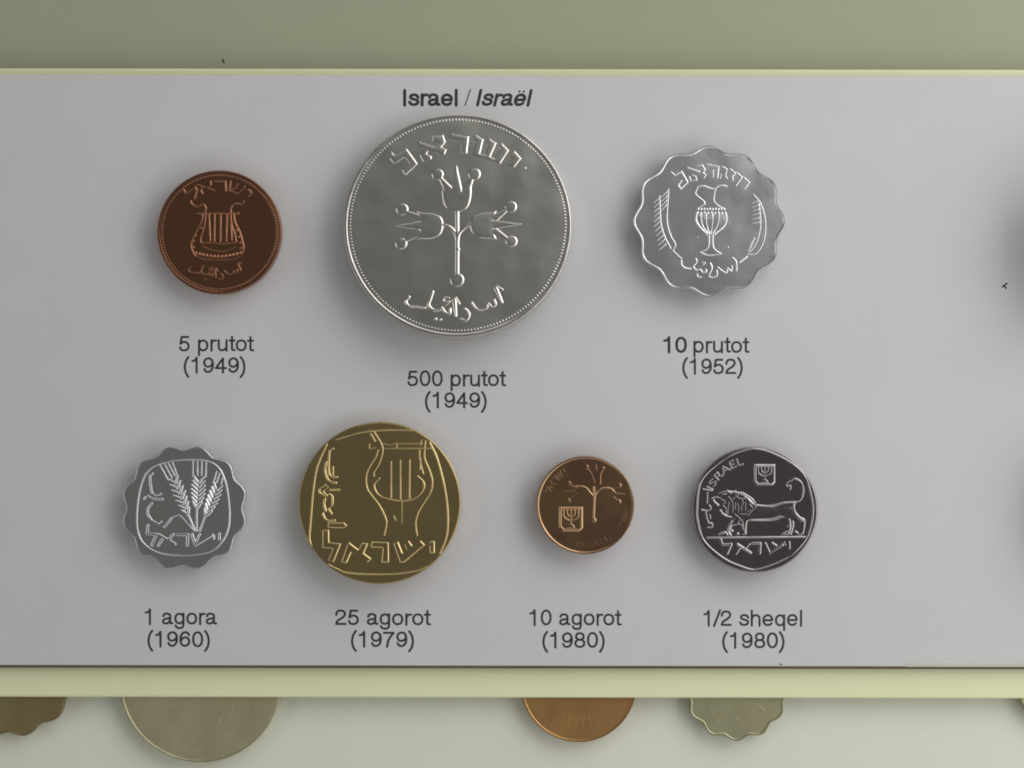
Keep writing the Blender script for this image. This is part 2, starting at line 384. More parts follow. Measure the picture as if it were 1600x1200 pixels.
# ------------------------------------------------------------------ coins
class Coin:
    """Empty at the coin's foot on the board; every piece is built in pixels of the photograph round the face's centre"""
    def __init__(s, name, cx, cy, r, face_h, thick, mat, label, tilt=0.0, yaw=0.0, board_h=0.0, group=None, res=0.45, cat='coin'):
        s.cx, s.cy, s.r, s.mat, s.res = cx, cy, r, mat, res
        s.h = face_h; s.t = thick
        s.k = S * (D - board_h - face_h) / D
        s.cos = math.cos(R_(tilt)); s.cosy = math.cos(R_(yaw))
        rot = Matrix.Rotation(R_(90), 4, 'X') @ Matrix.Rotation(R_(-tilt), 4, 'X') @ Matrix.Rotation(R_(yaw), 4, 'Y')
        face = P(cx, cy, board_h + face_h)
        nrm = rot.to_3x3() @ Vector((0, 0, 1))
        s.o = bpy.data.objects.new(name, None); C.objects.link(s.o)
        s.o.empty_display_size = 0.005
        s.o.matrix_world = Matrix.Translation(face - nrm * face_h) @ rot
        s.o['label'] = label; s.o['category'] = cat
        if group: s.o['group'] = group
        s.xf = lambda x, y: (x, y)
    def zoom(s, x0, y0, sc):
        s.z0 = (x0, y0, sc)
    def loc(s, x, y):
        x0, y0, sc = s.z0
        return ((x0 + x / sc - s.cx) / s.cosy, -(y0 + y / sc - s.cy) / s.cos)
    def tr(s, shapes):
        out = []
        sc = s.z0[2]
        for sh in shapes:
            if sh[0] == 'c': out.append(('c', *s.loc(sh[1], sh[2]), sh[3] / sc))
            else:
                w = sh[2] if len(sh) > 2 else 0
                w = tuple(q / sc for q in w) if isinstance(w, (tuple, list)) else w / sc
                out.append((sh[0], [s.loc(*q) for q in sh[1]], w))
        return out
    def add(s, name, shapes, H=1.1, ramp=1.4, parent=None, traced=True, clip=None, label=None, z=0.0, mat=None):
        sh = s.tr(shapes) if traced else shapes
        me = relief_mesh(name, sh, mat or s.mat, H, ramp, s.h + z * s.k, s.k, s.res, clip)
        o = link(bpy.data.objects.new(name, me), parent or s.o)
        if label: o['label'] = label
        return o
    def group(s, name, label):
        g = bpy.data.objects.new(name, None); link(g, s.o); g.empty_display_size = 0.001
        g['label'] = label
        return g
    def lathe(s, name, prof, outline=None, n=192, mat=None, cap=(True, True), parent=None, sharp=50):
        """rings (inset from the outline in pixels, height above the face in pixels)"""
        th = np.linspace(0, 2 * math.pi, n, endpoint=False)
        Rr = outline(th) if outline else np.full(n, s.r)
        vs_, fs = [], []
        for ins, z in prof:
            rr = (Rr - ins) if not isinstance(ins, str) else Rr * float(ins)
            for a, q in zip(th, rr): vs_.append((q * math.cos(a) * s.k, q * math.sin(a) * s.k, s.h + z * s.k))
        m = len(prof)
        for r in range(m - 1):
            for i in range(n):
                j = (i + 1) % n
                fs.append((r * n + i, (r + 1) * n + i, (r + 1) * n + j, r * n + j))
        if cap[0]:
            vs_.append((0, 0, vs_[0][2])); c0 = len(vs_) - 1
            fs += [(c0, i, (i + 1) % n) for i in range(n)]
        if cap[1]:
            vs_.append((0, 0, vs_[(m - 1) * n][2])); c1 = len(vs_) - 1
            fs += [(c1, (m - 1) * n + (i + 1) % n, (m - 1) * n + i) for i in range(n)]
        return mesh_obj(name, vs_, fs, mat or s.mat, parent or s.o, True, sharp)
    def body(s, outline=None, n=192, bev=1.2):
        T = s.t / s.k
        s.lathe('disc', [('0.5', 0), (bev + 2.5, 0), (bev, -0.05), (bev * 0.3, -bev * 0.35), (0, -bev), (0, -T + bev), (bev, -T), ('0.5', -T)], outline, n)
        # the short peg that carries the coin, hidden behind it
        gap = s.h - s.t
        if gap > 1e-5:
            s.lathe('mounting_peg', [(s.r * 0.78, -T + 0.5), (s.r * 0.78, -s.h / s.k + 0.2)], None, 24, 'peg')
    def rim(s, w=6.0, H=1.2, outline=None, n=256, ins=0.3):
        s.lathe('rim', [(w + 1.2, -0.3), (w, 0.25 * H), (w - 0.9, 0.85 * H), (w - 1.8, H), (ins + 1.7, H), (ins + 0.7, 0.75 * H), (ins, 0.2 * H), (ins - 0.1, -0.8)], outline, n, cap=(False, False), sharp=None)
    def beads(s, r0, r1, count, H=0.9):
        """fine ring of beads just inside the rim: too small to pick apart one by one"""
        n = count * 6
        th = np.linspace(0, 2 * math.pi, n, endpoint=False)
        rad = np.linspace(0, 1, 7)
        vs_, fs = [], []
        for u in rad:
            rr = r0 + (r1 - r0) * u
            for i, a in enumerate(th):
                h = -0.35 + (H + 0.35) * max(0, math.sin(math.pi * u)) ** 0.8 * (0.08 + 0.92 * (0.5 + 0.5 * math.cos(count * a)))
                vs_.append((rr * math.cos(a) * s.k, rr * math.sin(a) * s.k, s.h + h * s.k))
        for r in range(len(rad) - 1):
            for i in range(n):
                j = (i + 1) % n
                fs.append((r * n + i, (r + 1) * n + i, (r + 1) * n + j, r * n + j))
        o = mesh_obj('beaded_border', vs_, fs, s.mat, s.o, True, None)
        o['kind'] = 'stuff'
        return o

def scallop(r_out, r_in, n, phase, p=1.0):
    def f(th):
        c = 0.5 + 0.5 * np.cos(n * (th - R_(phase)))
        return r_in + (r_out - r_in) * c ** p
    return f

# letter strokes for words struck round a rim, one unit high
HEB = {
 'L': (0.85, [[(.1, 1.38), (.1, .95), (.75, .95), (.75, .6), (.35, 0)]]),
 'A': (0.95, [[(0, 1), (.85, 0)], [(.8, 1), (.75, .65), (.5, .5)], [(.25, .7), (.1, .4), (.15, 0)]]),
 'R': (0.80, [[(0, .95), (.65, .95), (.7, 0)]]),
 'S': (1.05, [[(.05, 1), (.2, .05), (.7, .1), (.95, 1)], [(.5, 1), (.45, .5), (.2, .25)]]),
 'Y': (0.45, [[(.1, 1), (.35, .95), (.35, .5)]]),
}
LAT = {
 'I': (0.3, [[(.1, 1), (.1, 0)]]), 'S': (.75, [[(.55, .85), (.3, 1), (.08, .8), (.3, .5), (.55, .25), (.3, 0), (.05, .15)]]),
 'R': (.8, [[(.1, 0), (.1, 1), (.5, .95), (.5, .55), (.1, .5)], [(.3, .5), (.6, 0)]]),
 'A': (.85, [[(0, 0), (.35, 1), (.7, 0)], [(.15, .35), (.55, .35)]]),
 'E': (.7, [[(.5, 1), (.1, 1), (.1, 0), (.5, 0)], [(.1, .5), (.42, .5)]]), 'L': (.65, [[(.1, 1), (.1, 0), (.5, 0)]]),
 'C': (.7, [[(.55, .85), (.3, 1), (.08, .5), (.3, 0), (.55, .15)]]), '1': (.5, [[(.05, .8), (.25, 1), (.25, 0)]]),
 '9': (.7, [[(.5, .6), (.3, .45), (.1, .7), (.3, 1), (.52, .75), (.4, .1), (.2, 0)]]), '7': (.65, [[(.05, 1), (.5, 1), (.2, 0)]]),
}
def arc_word(coin, word, font, R, mid, height, w, spread, label, outward=True, H=0.9, ramp=1.1):
    g = coin.group('inscription', label)
    tot = sum(font[c][0] for c in word)
    da = spread / tot
    a = mid + spread / 2 if outward else mid - spread / 2
    for c in word:
        adv, st = font[c]
        am = a - da * adv / 2 if outward else a + da * adv / 2
        t = R_(am)
        ux = (math.sin(t), -math.cos(t)) if outward else (-math.sin(t), math.cos(t))
        uy = (math.cos(t), math.sin(t)) if outward else (-math.cos(t), -math.sin(t))
        r0 = R
        org = (r0 * math.cos(t), r0 * math.sin(t))
        wid = 2 * math.pi * R * da / 360
        sh = []
        for q in st:
            pts = []
            for (x, y) in q:
                X = (x - adv / 2) * wid; Yv = (y - 0.5) * height
                pts.append((org[0] + ux[0] * X + uy[0] * Yv, org[1] + ux[1] * X + uy[1] * Yv))
            sh.append(('s', pts, w))
        coin.add('letter', sh, H, ramp, g, traced=False)
        a += -da * adv if outward else da * adv
    return g

def words(coin, label, letters, H=1.1, ramp=1.4, names='letter'):
    g = coin.group('inscription', label)
    for sh in letters: coin.add(names, sh, H, ramp, g)
    return g

# ---- 500 prutot: large silver coin, three pomegranates
c = Coin('silver_coin', 714.5, 351, 178, 0.0044, 0.0032, 'silver',
         'largest silver coin, three pomegranates on a stem, at the top centre of the card', tilt=7.5, res=0.5)
c.body(n=320, bev=1.6); c.rim(5.4, 0.6, n=320, ins=0.4); c.beads(c.r - 12.5, c.r - 7.2, 205, 0.5)
c.zoom(600, 190, 6.6667)
words(c, 'Hebrew name of the country in block letters round the top', [
 [('p', [(60, 290), (105, 335), (225, 262), (345, 432), (215, 558), (178, 495), (262, 428), (205, 362), (100, 438), (45, 375), (78, 345)])],
 [('p', [(330, 235), (350, 185), (520, 240), (548, 215), (500, 188), (495, 125), (610, 120), (635, 200), (598, 250), (648, 278), (622, 338), (455, 296), (440, 322), (490, 350), (487, 385), (402, 415), (362, 340), (388, 268)])],
 [('p', [(652, 168), (685, 100), (880, 135), (860, 325), (790, 320), (798, 190)])],
 [('p', [(912, 340), (952, 205), (915, 165), (948, 112), (1032, 168), (998, 318), (1055, 325), (1085, 232), (1058, 205), (1088, 150), (1170, 208), (1108, 350), (1150, 368), (1205, 278), (1190, 250), (1220, 202), (1300, 285), (1205, 435)])],
 [('p', [(1290, 345), (1355, 285), (1430, 372), (1350, 472), (1285, 440), (1340, 385)])],
 [('c', 1467, 473, 14)]], 1.25, 1.5)
c.zoom(520, 120, 4.1026)
c.add('stem', [('s', [(795, 862), (797, 1250)], 27), ('S', [(700, 948), (745, 962), (785, 1005), (797, 1060)], 24), ('S', [(885, 942), (848, 962), (808, 1005), (797, 1060)], 24), ('c', 798, 1108, 17),
               ('s', [(797, 1250), (798, 1290)], 27), ('c', 797, 1304, 45)], 1.3, 1.6, label='pomegranate stem with two side branches and a ball at the foot')
def bud(pts): c.add('pomegranate', pts, 1.4, 1.7)
bud([('q', [(700, 712), (702, 790), (728, 842), (790, 868), (852, 846), (880, 795), (884, 712), (835, 728), (792, 722), (748, 730)]),
     ('s', [(680, 636), (745, 728)], (22, 62)), ('s', [(790, 566), (791, 722)], (8, 74)), ('s', [(896, 636), (850, 728)], (22, 56)), ('p', [(700, 760), (698, 700), (728, 735)]), ('p', [(884, 760), (888, 696), (856, 735)]),
     ('c', 668, 620, 39), ('c', 905, 618, 41)])
bud([('q', [(708, 950), (690, 1010), (630, 1040), (548, 1034), (560, 995), (548, 950), (560, 905), (548, 872), (630, 870), (690, 895)]),
     ('s', [(460, 860), (548, 905)], (22, 54)), ('s', [(396, 954), (552, 953)], (7, 64)), ('s', [(458, 1056), (548, 1000)], (22, 54)), ('p', [(590, 870), (532, 858), (556, 900)]), ('p', [(590, 1036), (532, 1046), (556, 1005)]),
     ('c', 442, 848, 40), ('c', 438, 1070, 39)])
bud([('q', [(876, 945), (892, 1000), (950, 1034), (1040, 1034), (1030, 990), (1040, 948), (1030, 905), (1040, 868), (955, 868), (895, 895)]),
     ('s', [(1122, 844), (1040, 900)], (22, 54)), ('s', [(1204, 943), (1038, 945)], (7, 64)), ('s', [(1126, 1042), (1040, 992)], (22, 54)), ('p', [(1000, 866), (1050, 856), (1032, 900)]), ('p', [(1000, 1036), (1050, 1046), (1032, 1000)]),
     ('c', 1140, 830, 39), ('c', 1144, 1054, 39)])
ARA500 = [
 [('s', [(1318, 170), (1398, 345)], (52, 30)), ('s', [(1330, 140), (1400, 185)], 26)],
 [('S', [(1300, 312), (1316, 370), (1270, 400), (1220, 358), (1205, 415), (1130, 440), (1070, 418), (1022, 348)], 27)],
 [('S', [(935, 425), (988, 490), (950, 570), (885, 552)], 34)],
 [('s', [(800, 312), (822, 515)], (56, 34)), ('s', [(820, 285), (868, 365)], 24)],
 [('S', [(740, 290), (685, 280), (672, 330), (742, 335), (690, 385)], 22)],
 [('S', [(752, 425), (745, 485), (690, 470), (645, 415), (610, 440), (540, 440), (482, 380), (505, 290), (528, 215)], (32, 46))],
 [('S', [(235, 280), (198, 330), (235, 388), (330, 400), (440, 415)], (44, 26))],
 [('c', 570, 553, 20)], [('c', 632, 562, 17)]]
c.zoom(610, 430, 8.0)
words(c, 'Arabic name of the country in flowing script along the bottom', ARA500, 1.2, 1.5)

# ---- 5 prutot: dark bronze coin, lyre
c = Coin('bronze_coin', 342, 363.5, 97, 0.0032, 0.0018, 'bronze',
         'dark bronze coin with a lyre, at the upper left of the card', tilt=1.5, res=0.42)
c.body(n=224); c.rim(4.4, 0.6, n=224); c.beads(c.r - 9.5, c.r - 5.8, 125, 0.6)
arc_word(c, 'LARSY', HEB, 73, 91, 15.5, 2.7, 84, 'Hebrew name of the country round the top of the bronze coin', True, 1.0, 1.2)
c.zoom(280, 310, 8.571)
c.add('crossbar', [('s', [(238, 205), (792, 205)], 22)], 1.1, 1.2)
for pts in ([(395, 215), (412, 575)], [(470, 215), (468, 580)], [(552, 215), (548, 585)], [(636, 215), (628, 578)], [(686, 215), (702, 565)]):
    c.add('string', [('s', pts, 20)], 1.1, 1.1)
c.add('lyre_arm', [('S', [(150, 40), (170, 85), (232, 120), (268, 95), (318, 85), (352, 130), (340, 200)], 22), ('S', [(310, 210), (298, 300), (228, 440), (172, 560), (160, 650), (190, 740), (220, 780)], 20), ('S', [(350, 215), (340, 330), (318, 430), (285, 540), (290, 600)], 18)], 1.1, 1.2)
c.add('lyre_arm', [('S', [(860, 45), (820, 80), (760, 70), (712, 90), (688, 150), (692, 210)], 22), ('S', [(728, 215), (748, 330), (808, 450), (840, 560), (862, 660), (848, 730), (800, 785)], 20), ('S', [(688, 220), (700, 360), (740, 470), (762, 590)], 18)], 1.1, 1.2)
c.add('sound_box', [('S', [(290, 600), (400, 600), (540, 612), (650, 605), (762, 590)], 16), ('S', [(320, 655), (420, 695), (540, 715), (640, 700), (740, 660)], 16), ('S', [(215, 780), (330, 820), (500, 830), (680, 822), (805, 785)], 14)], 1.0, 1.1)
for i in range(13):
    a = i / 12
    x = 215 + 600 * a; y = 735 + 48 * math.sin(math.pi * a)
    c.add('bead', [('c', x, y, 21)], 1.2, 1.6)
for x, y in ((215, 505), (190, 580), (190, 660), (290, 400), (800, 520), (815, 600), (825, 670), (770, 430)):
    c.add('bead', [('c', x, y, 15)], 0.9, 1.3)
g = c.group('inscription', 'Arabic name of the country along the bottom of the bronze coin')
def reuse(shapes, f):
    out = []
    for sh in shapes:
        if sh[0] == 'c': out.append(('c', *f(sh[1], sh[2]), sh[3] * 0.055))
        else: out.append((sh[0], [f(*q) for q in sh[1]], 2.0))
    return out
for sh in ARA500: c.add('letter', reuse(sh, lambda x, y: ((x - 800) / 8 * 0.545 - 6, -(y - 380) / 8 * 0.50 - 62)), 0.75, 1.2, g, traced=False)

# ---- 10 prutot: scalloped aluminium coin, jug between branches
c = Coin('scalloped_coin', 1107.7, 345, 118, 0.0032, 0.0017, 'alu',
         'large pale scalloped coin with a jug between two ears of barley, at the upper right', tilt=2, res=0.42)
o12 = scallop(119.0, 110.5, 12, 90, 1.0)
c.body(o12, 288, 1.3); c.rim(3.2, 1.3, o12, 288, 0.2)
c.zoom(1030, 240, 10.0)
words(c, 'Hebrew name of the country in thin letters over the jug', [
 [('s', [(185, 285), (235, 330), (262, 320), (345, 272), (440, 440), (330, 545), (290, 485), (345, 420)], 27)],
 [('s', [(440, 212), (625, 275)], 27), ('s', [(595, 180), (668, 172), (712, 245), (675, 290), (722, 325), (695, 372)], 26), ('s', [(470, 350), (490, 420), (585, 410), (565, 345), (515, 325)], 20)],
 [('s', [(745, 155), (925, 195), (908, 370)], 27), ('s', [(845, 250), (840, 360)], 18)],
 [('s', [(985, 195), (1055, 235), (1028, 345), (1060, 378)], 24), ('s', [(1105, 230), (1190, 300), (1140, 340), (1150, 410)], 24), ('s', [(1215, 290), (1290, 360), (1195, 492)], 26), ('s', [(965, 310), (950, 385)], 16)],
 [('s', [(1325, 370), (1405, 440), (1330, 540)], 26)]], 1.1, 1.25)
c.zoom(970, 210, 4.443)
c.add('jug_handle', [('S', [(532, 362), (518, 408), (548, 440), (575, 462), (582, 482)], 11)], 1.2, 1.3)
c.add('jug_neck', [('S', [(530, 362), (575, 355), (640, 374), (690, 350), (732, 356)], 12), ('S', [(656, 376), (644, 450), (672, 490), (715, 512)], 10), ('S', [(582, 482), (560, 492), (535, 512)], 9)], 1.2, 1.3)
for j, (y, n0, xa, xb) in enumerate(((514, 10, 536, 716), (540, 9, 530, 724))):
    for i in range(n0):
        c.add('bead', [('c', xa + (xb - xa) * i / (n0 - 1), y + 3 * (i % 2), 8.5)], 1.1, 1.4)
c.add('jug_belly', [('q', [(530, 545), (528, 600), (560, 655), (610, 688), (640, 688), (700, 640), (725, 590), (722, 545), (625, 552)])], 0.12, 9.0)
c.add('jug_bowl', [('S', [(526, 545), (522, 590), (545, 640), (595, 690)], 10), ('S', [(727, 545), (732, 585), (712, 635), (645, 690)], 11), ('S', [(552, 550), (565, 630), (602, 686)], 9), ('S', [(590, 550), (594, 620), (612, 686)], 9), ('S', [(636, 550), (634, 620), (622, 686)], 9), ('S', [(682, 550), (672, 620), (634, 686)], 9)], 1.1, 1.2, z=0.35)
c.add('jug_foot', [('s', [(588, 692), (652, 692)], 10), ('S', [(612, 696), (608, 770), (585, 800), (545, 816)], 10), ('S', [(636, 696), (638, 770), (655, 802), (692, 826)], 11), ('S', [(545, 816), (610, 838), (692, 828)], 10)], 1.1, 1.2)
def ear(name, core, inner, ticks, w=9):
    g_ = c.add(name, [('S', core, w), ('S', inner, w)], 1.1, 1.2)
    for a, b in ticks: c.add('awn', [('s', [a, b], (10, 7))], 0.9, 1.0, g_)
ear('barley_ear', [(330, 378), (326, 450), (320, 600), (345, 700), (378, 765), (362, 805), (420, 862)], [(268, 425), (275, 600), (300, 700), (345, 790)],
    [((272 + i * 0.6 + max(0, i - 5) * 6, 430 + i * 33), (228 + i * 0.5 + max(0, i - 5) * 6, 470 + i * 33)) for i in range(11)] + [((318 - i * 1.0, 395 + i * 30), (283, 430 + i * 30)) for i in range(4)])
ear('barley_ear', [(920, 415), (970, 480), (1002, 600), (992, 730), (940, 822), (880, 830)], [(958, 475), (968, 640), (928, 770), (885, 815)],
    [((952 + (i if i < 5 else 10 - i) * 2, 455 + i * 30), (912, 475 + i * 28)) for i in range(6)] + [((925, 720), (895, 760)), ((915, 745), (885, 790)), ((905, 770), (880, 805))])
c.add('stalk', [('s', [(872, 848), (822, 885)], 14)], 1.1, 1.3)
c.zoom(1040, 390, 11.43)
words(c, 'Arabic name of the country under the jug', [
 [('S', [(275, 190), (288, 285), (350, 325), (440, 340)], 30)], [('S', [(535, 160), (550, 215), (490, 300), (545, 362), (615, 350), (650, 400), (722, 392), (710, 350)], 28)],
 [('S', [(790, 238), (822, 310), (800, 380), (768, 440)], 30)], [('S', [(905, 370), (912, 450), (850, 492), (770, 480)], 28)],
 [('S', [(925, 310), (1010, 380), (1085, 405), (1100, 330), (1165, 380), (1178, 288)], 28)], [('S', [(1190, 140), (1252, 210), (1260, 370)], 30)],
 [('S', [(560, 430), (570, 480), (630, 490)], 24)], [('S', [(650, 225), (700, 235), (660, 270)], 22)]], 1.0, 1.2)
c.zoom(970, 210, 4.443)
for x, y, r in ((740, 780, 7), (530, 715, 5), (820, 505, 4)): c.add('nick', [('c', x, y, r)], 0.5, 1.0)

# ---- 1 agora: small scalloped aluminium coin, three ears of wheat
c = Coin('scalloped_coin', 288, 794.5, 97, 0.0031, 0.0016, 'alu2',
         'grey scalloped coin with three wheat ears in a rounded frame, at the lower left', tilt=1, res=0.42)
o12b = scallop(98.5, 91.0, 12, 15, 0.95)
c.body(o12b, 288, 1.5)
c.zoom(180, 680, 5.2174)
c.add('frame', [('o', [(350, 242), (480, 212), (640, 205), (760, 220), (842, 270), (895, 370), (922, 500), (935, 660), (918, 790), (860, 890), (780, 950), (680, 975), (540, 985), (400, 975), (300, 938), (222, 870), (186, 780), (178, 680), (186, 560), (206, 440), (240, 340), (288, 278)], 14)], 1.2, 1.3)
def wheat(top, bot, hw, awns, stem, n=6):
    ax, ay = bot[0] - top[0], bot[1] - top[1]; l = math.hypot(ax, ay); ax /= l; ay /= l
    nx, ny = -ay, ax
    n = 7
    e = c.add('stalk', [('S', stem, 16)] , 1.0, 1.2)
    for a, b in awns: c.add('awn', [('s', [a, b], (10, 13))], 1.0, 1.1, e)
    for i in range(n):
        u = (i + 0.15) / n * l
        ox, oy = top[0] + ax * u, top[1] + ay * u
        w_ = hw * (0.75 + 0.5 * math.sin(math.pi * (i + 0.6) / n))
        for sd in (-1, 1):
            p0 = (ox + nx * sd * w_ * 1.0, oy + ny * sd * w_ * 1.0); p1 = (ox + ax * 44 + nx * sd * 7, oy + ay * 44 + ny * sd * 7)
            c.add('grain', [('s', [p0, p1], (16, 27))], 1.2, 1.5, e)
    return e
wheat((470, 345), (588, 640), 40, [((365, 248), (432, 372)), ((400, 240), (462, 352)), ((432, 234), (486, 335)), ((466, 226), (512, 350))], [(588, 640), (618, 700), (650, 782)])
wheat((682, 340), (668, 575), 44, [((634, 214), (634, 340)), ((670, 212), (672, 330)), ((706, 212), (704, 330)), ((742, 216), (738, 345))], [(668, 575), (666, 680), (668, 785)])
wheat((842, 400), (748, 640), 38, [((828, 300), (800, 395)), ((852, 315), (828, 390)), ((878, 350), (865, 400))], [(748, 640), (722, 700), (692, 785)])
c.add('leaf', [('S', [(480, 668), (520, 655), (560, 690), (640, 780)], (12, 9)), ('s', [(402, 752), (460, 682)], 20)], 0.9, 1.2)
words(c, 'Hebrew name of the country inside the lower frame', [
 [('s', [(268, 740), (262, 808), (338, 812), (300, 902)], 24)], [('s', [(352, 812), (490, 892)], 24), ('s', [(395, 842), (352, 905)], 22), ('s', [(475, 812), (440, 855)], 22)],
 [('s', [(508, 815), (592, 815), (590, 902)], 24)], [('s', [(628, 812), (656, 900), (792, 818)], 24), ('s', [(690, 812), (665, 870)], 20)], [('s', [(852, 806), (852, 852)], 22), ('s', [(808, 822), (808, 850)], 16)]], 1.0, 1.2)
words(c, 'Arabic name of the country running up the left side', [
 [('S', [(305, 318), (285, 345), (292, 430), (310, 488), (372, 484)], 20)], [('S', [(238, 525), (262, 500), (300, 522), (388, 526)], 20)],
 [('S', [(300, 560), (272, 600), (268, 650), (300, 700)], 20)], [('S', [(300, 700), (345, 722), (378, 708)], 18)]], 0.9, 1.2)

# ---- 25 agorot: brass coin, lyre
c = Coin('brass_coin', 593.5, 785.5, 126.5, 0.0036, 0.0021, 'brass',
         'large brass coin with a tall lyre, below the largest silver coin', tilt=6.5, res=0.45)
c.body(n=288, bev=1.4)
lim = lambda X, Y: np.hypot(X, Y) < 124.5
c.zoom(450, 650, 4.286)
for pts in ([(255, 195), (195, 340), (170, 500), (155, 700), (150, 830), (180, 905)], [(268, 988), (330, 1020), (400, 1045), (560, 1055), (750, 1050), (880, 1026), (965, 980)],
            [(948, 180), (1000, 290), (1050, 480), (1072, 650), (1066, 800), (1020, 915)], [(320, 160), (450, 120), (560, 102), (700, 95), (840, 97)]):
    c.add('frame', [('S', pts, 12)], 1.3, 1.35, clip=lim)
c.zoom(560, 665, 11.43)
c.add('lyre_arm', [('S', [(265, 110), (345, 230), (412, 350), (428, 480), (370, 680), (282, 830), (278, 915)], 26), ('S', [(205, 150), (240, 200), (292, 290)], 24), ('S', [(345, 445), (310, 560), (222, 700), (152, 850), (138, 1000), (165, 1140), (240, 1250), (380, 1430), (480, 1620), (510, 1750), (470, 1960)], 26)], 1.3, 1.35)
c.add('lyre_arm', [('S', [(1195, 280), (1180, 450), (1185, 600), (1268, 800), (1322, 980), (1300, 1170), (1180, 1370), (1080, 1540), (1030, 1740), (1058, 1960)], 26), ('S', [(1088, 450), (1100, 640), (1162, 870)], 24), ('s', [(1120, 270), (1110, 360)], 20)], 1.3, 1.35)
c.add('crossbar', [('s', [(440, 330), (545, 355), (640, 325), (800, 328), (1130, 328)], 22), ('s', [(190, 340), (190, 420), (300, 405)], 20), ('s', [(455, 415), (1290, 412)], 22), ('s', [(680, 345), (680, 410)], 20)], 1.0, 1.2)
c.zoom(450, 650, 4.286)
c.add('sound_box', [('S', [(612, 418), (578, 462), (600, 522), (655, 552), (770, 568), (860, 545), (908, 490), (908, 445), (868, 405)], 11)], 1.3, 1.35)
for pts in ([(690, 308), (692, 550)], [(752, 300), (755, 560)], [(815, 295), (815, 552)], [(888, 290), (884, 360)]): c.add('string', [('s', pts, 9)], 1.0, 1.1)
c.add('neck_line', [('s', [(712, 670), (722, 700)], 8), ('s', [(765, 580), (765, 720)], 6)], 0.6, 1.0)
c.zoom(500, 820, 8.0)
words(c, 'Hebrew name of the country in broad letters along the bottom', [
 [('p', [(38, 60), (120, 60), (125, 212), (275, 230), (182, 466), (108, 444), (165, 298), (36, 286)])],
 [('p', [(368, 212), (490, 305), (528, 222), (612, 230), (560, 350), (655, 420), (602, 468), (402, 345), (345, 476), (275, 462), (350, 240)])],
 [('p', [(652, 204), (866, 214), (872, 466), (778, 466), (790, 286), (642, 282)])],
 [('p', [(922, 226), (985, 205), (1042, 345), (1085, 300), (1060, 240), (1112, 190), (1160, 252), (1262, 190), (1322, 248), (1060, 466), (1008, 466)])],
 [('p', [(1340, 240), (1378, 222), (1382, 196), (1440, 200), (1442, 350), (1380, 352), (1376, 262)])]], 1.3, 1.5)
c.zoom(480, 680, 6.0)
words(c, 'Arabic name of the country running up the left side of the brass coin', [
 [('p', [(198, 820), (350, 818), (382, 852), (345, 872), (198, 868)])], [('S', [(150, 735), (165, 775), (195, 802), (262, 800)], 22)], [('S', [(168, 600), (160, 650), (176, 712)], 22)],
 [('S', [(205, 555), (236, 580), (235, 650), (206, 690), (232, 738)], 20)], [('S', [(170, 470), (120, 500), (118, 545), (165, 572)], 20), ('S', [(190, 490), (152, 530), (185, 570)], 18)],
 [('S', [(175, 260), (165, 340), (200, 430), (270, 452)], 22)], [('S', [(240, 130), (205, 160), (206, 370), (280, 395)], 20), ('s', [(240, 300), (240, 380)], 16)], [('s', [(210, 515), (300, 515)], 18)]], 1.0, 1.25)

# ---- 10 agorot: small copper toned coin, pomegranates and emblem
def menorah(coin, x0, y0, x1, y1):
    w = x1 - x0; h = y1 - y0
    q = lambda u, v: (x0 + w * u, y0 + h * v)
    e = coin.add('shield', [('p', [q(0, 0), q(1, 0), q(1, .86), q(.84, 1), q(.16, 1), q(0, .86)])], 0.9, 1.1)
    k = w * 0.07
    st = [('s', [q(.5, .12), q(.5, .72)], k), ('S', [q(.2, .14), q(.22, .42), q(.5, .58)], k), ('S', [q(.8, .14), q(.78, .42), q(.5, .58)], k),
          ('S', [q(.34, .14), q(.36, .32), q(.5, .42)], k), ('S', [q(.66, .14), q(.64, .32), q(.5, .42)], k), ('p', [q(.42, .70), q(.58, .70), q(.70, .86), q(.30, .86)])]
    coin.add('candelabrum', st, 0.8, 0.9, e, z=0.72)
    coin.add('border', [('s', [q(.07, .08), q(.93, .08), q(.93, .80), q(.80, .93), q(.2, .93), q(.07, .80), q(.07, .08)], k * 1.1)], 0.8, 0.9, e, z=0.72)
c = Coin('copper_coin', 915, 789, 76.5, 0.0031, 0.0017, 'copper',
         'smallest coin, copper toned, with a thin pomegranate stem and square emblem', tilt=2.5, yaw=2, res=0.38)
c.body(n=192); c.rim(3.4, 0.9, n=224)
c.zoom(820, 690, 6.316)
c.add('stem', [('s', [(683, 450), (690, 560), (682, 745)], 22), ('c', 686, 772, 23), ('S', [(670, 530), (645, 500), (610, 458), (565, 440), (480, 440)], (18, 13)), ('S', [(695, 540), (720, 490), (775, 458), (850, 460), (885, 490)], (18, 13))], 1.3, 1.4)
for parts in ([('c', 435, 412, 25), ('c', 430, 580, 25), ('s', [(455, 430), (520, 455)], 12), ('s', [(385, 490), (490, 482)], 14), ('s', [(448, 560), (510, 510)], 10)],
              [('c', 935, 430, 24), ('c', 930, 592, 24), ('s', [(915, 448), (870, 470)], 12), ('s', [(985, 516), (900, 510), (860, 480)], 14), ('s', [(915, 575), (880, 545)], 12)],
              [('c', 610, 248, 23), ('c', 772, 262, 20), ('s', [(622, 265), (655, 310)], 14), ('s', [(702, 225), (708, 285)], 14), ('s', [(765, 275), (745, 330), (745, 412)], 20), ('s', [(660, 315), (690, 400)], 12)]):
    c.add('pomegranate', parts, 0.55, 1.8)
menorah(c, 338, 642, 576, 886)
arc_word(c, 'LARSY', HEB, 62, 142, 9, 1.8, 42, 'Hebrew name of the country at the upper left of the smallest coin', True, 0.5, 1.1)
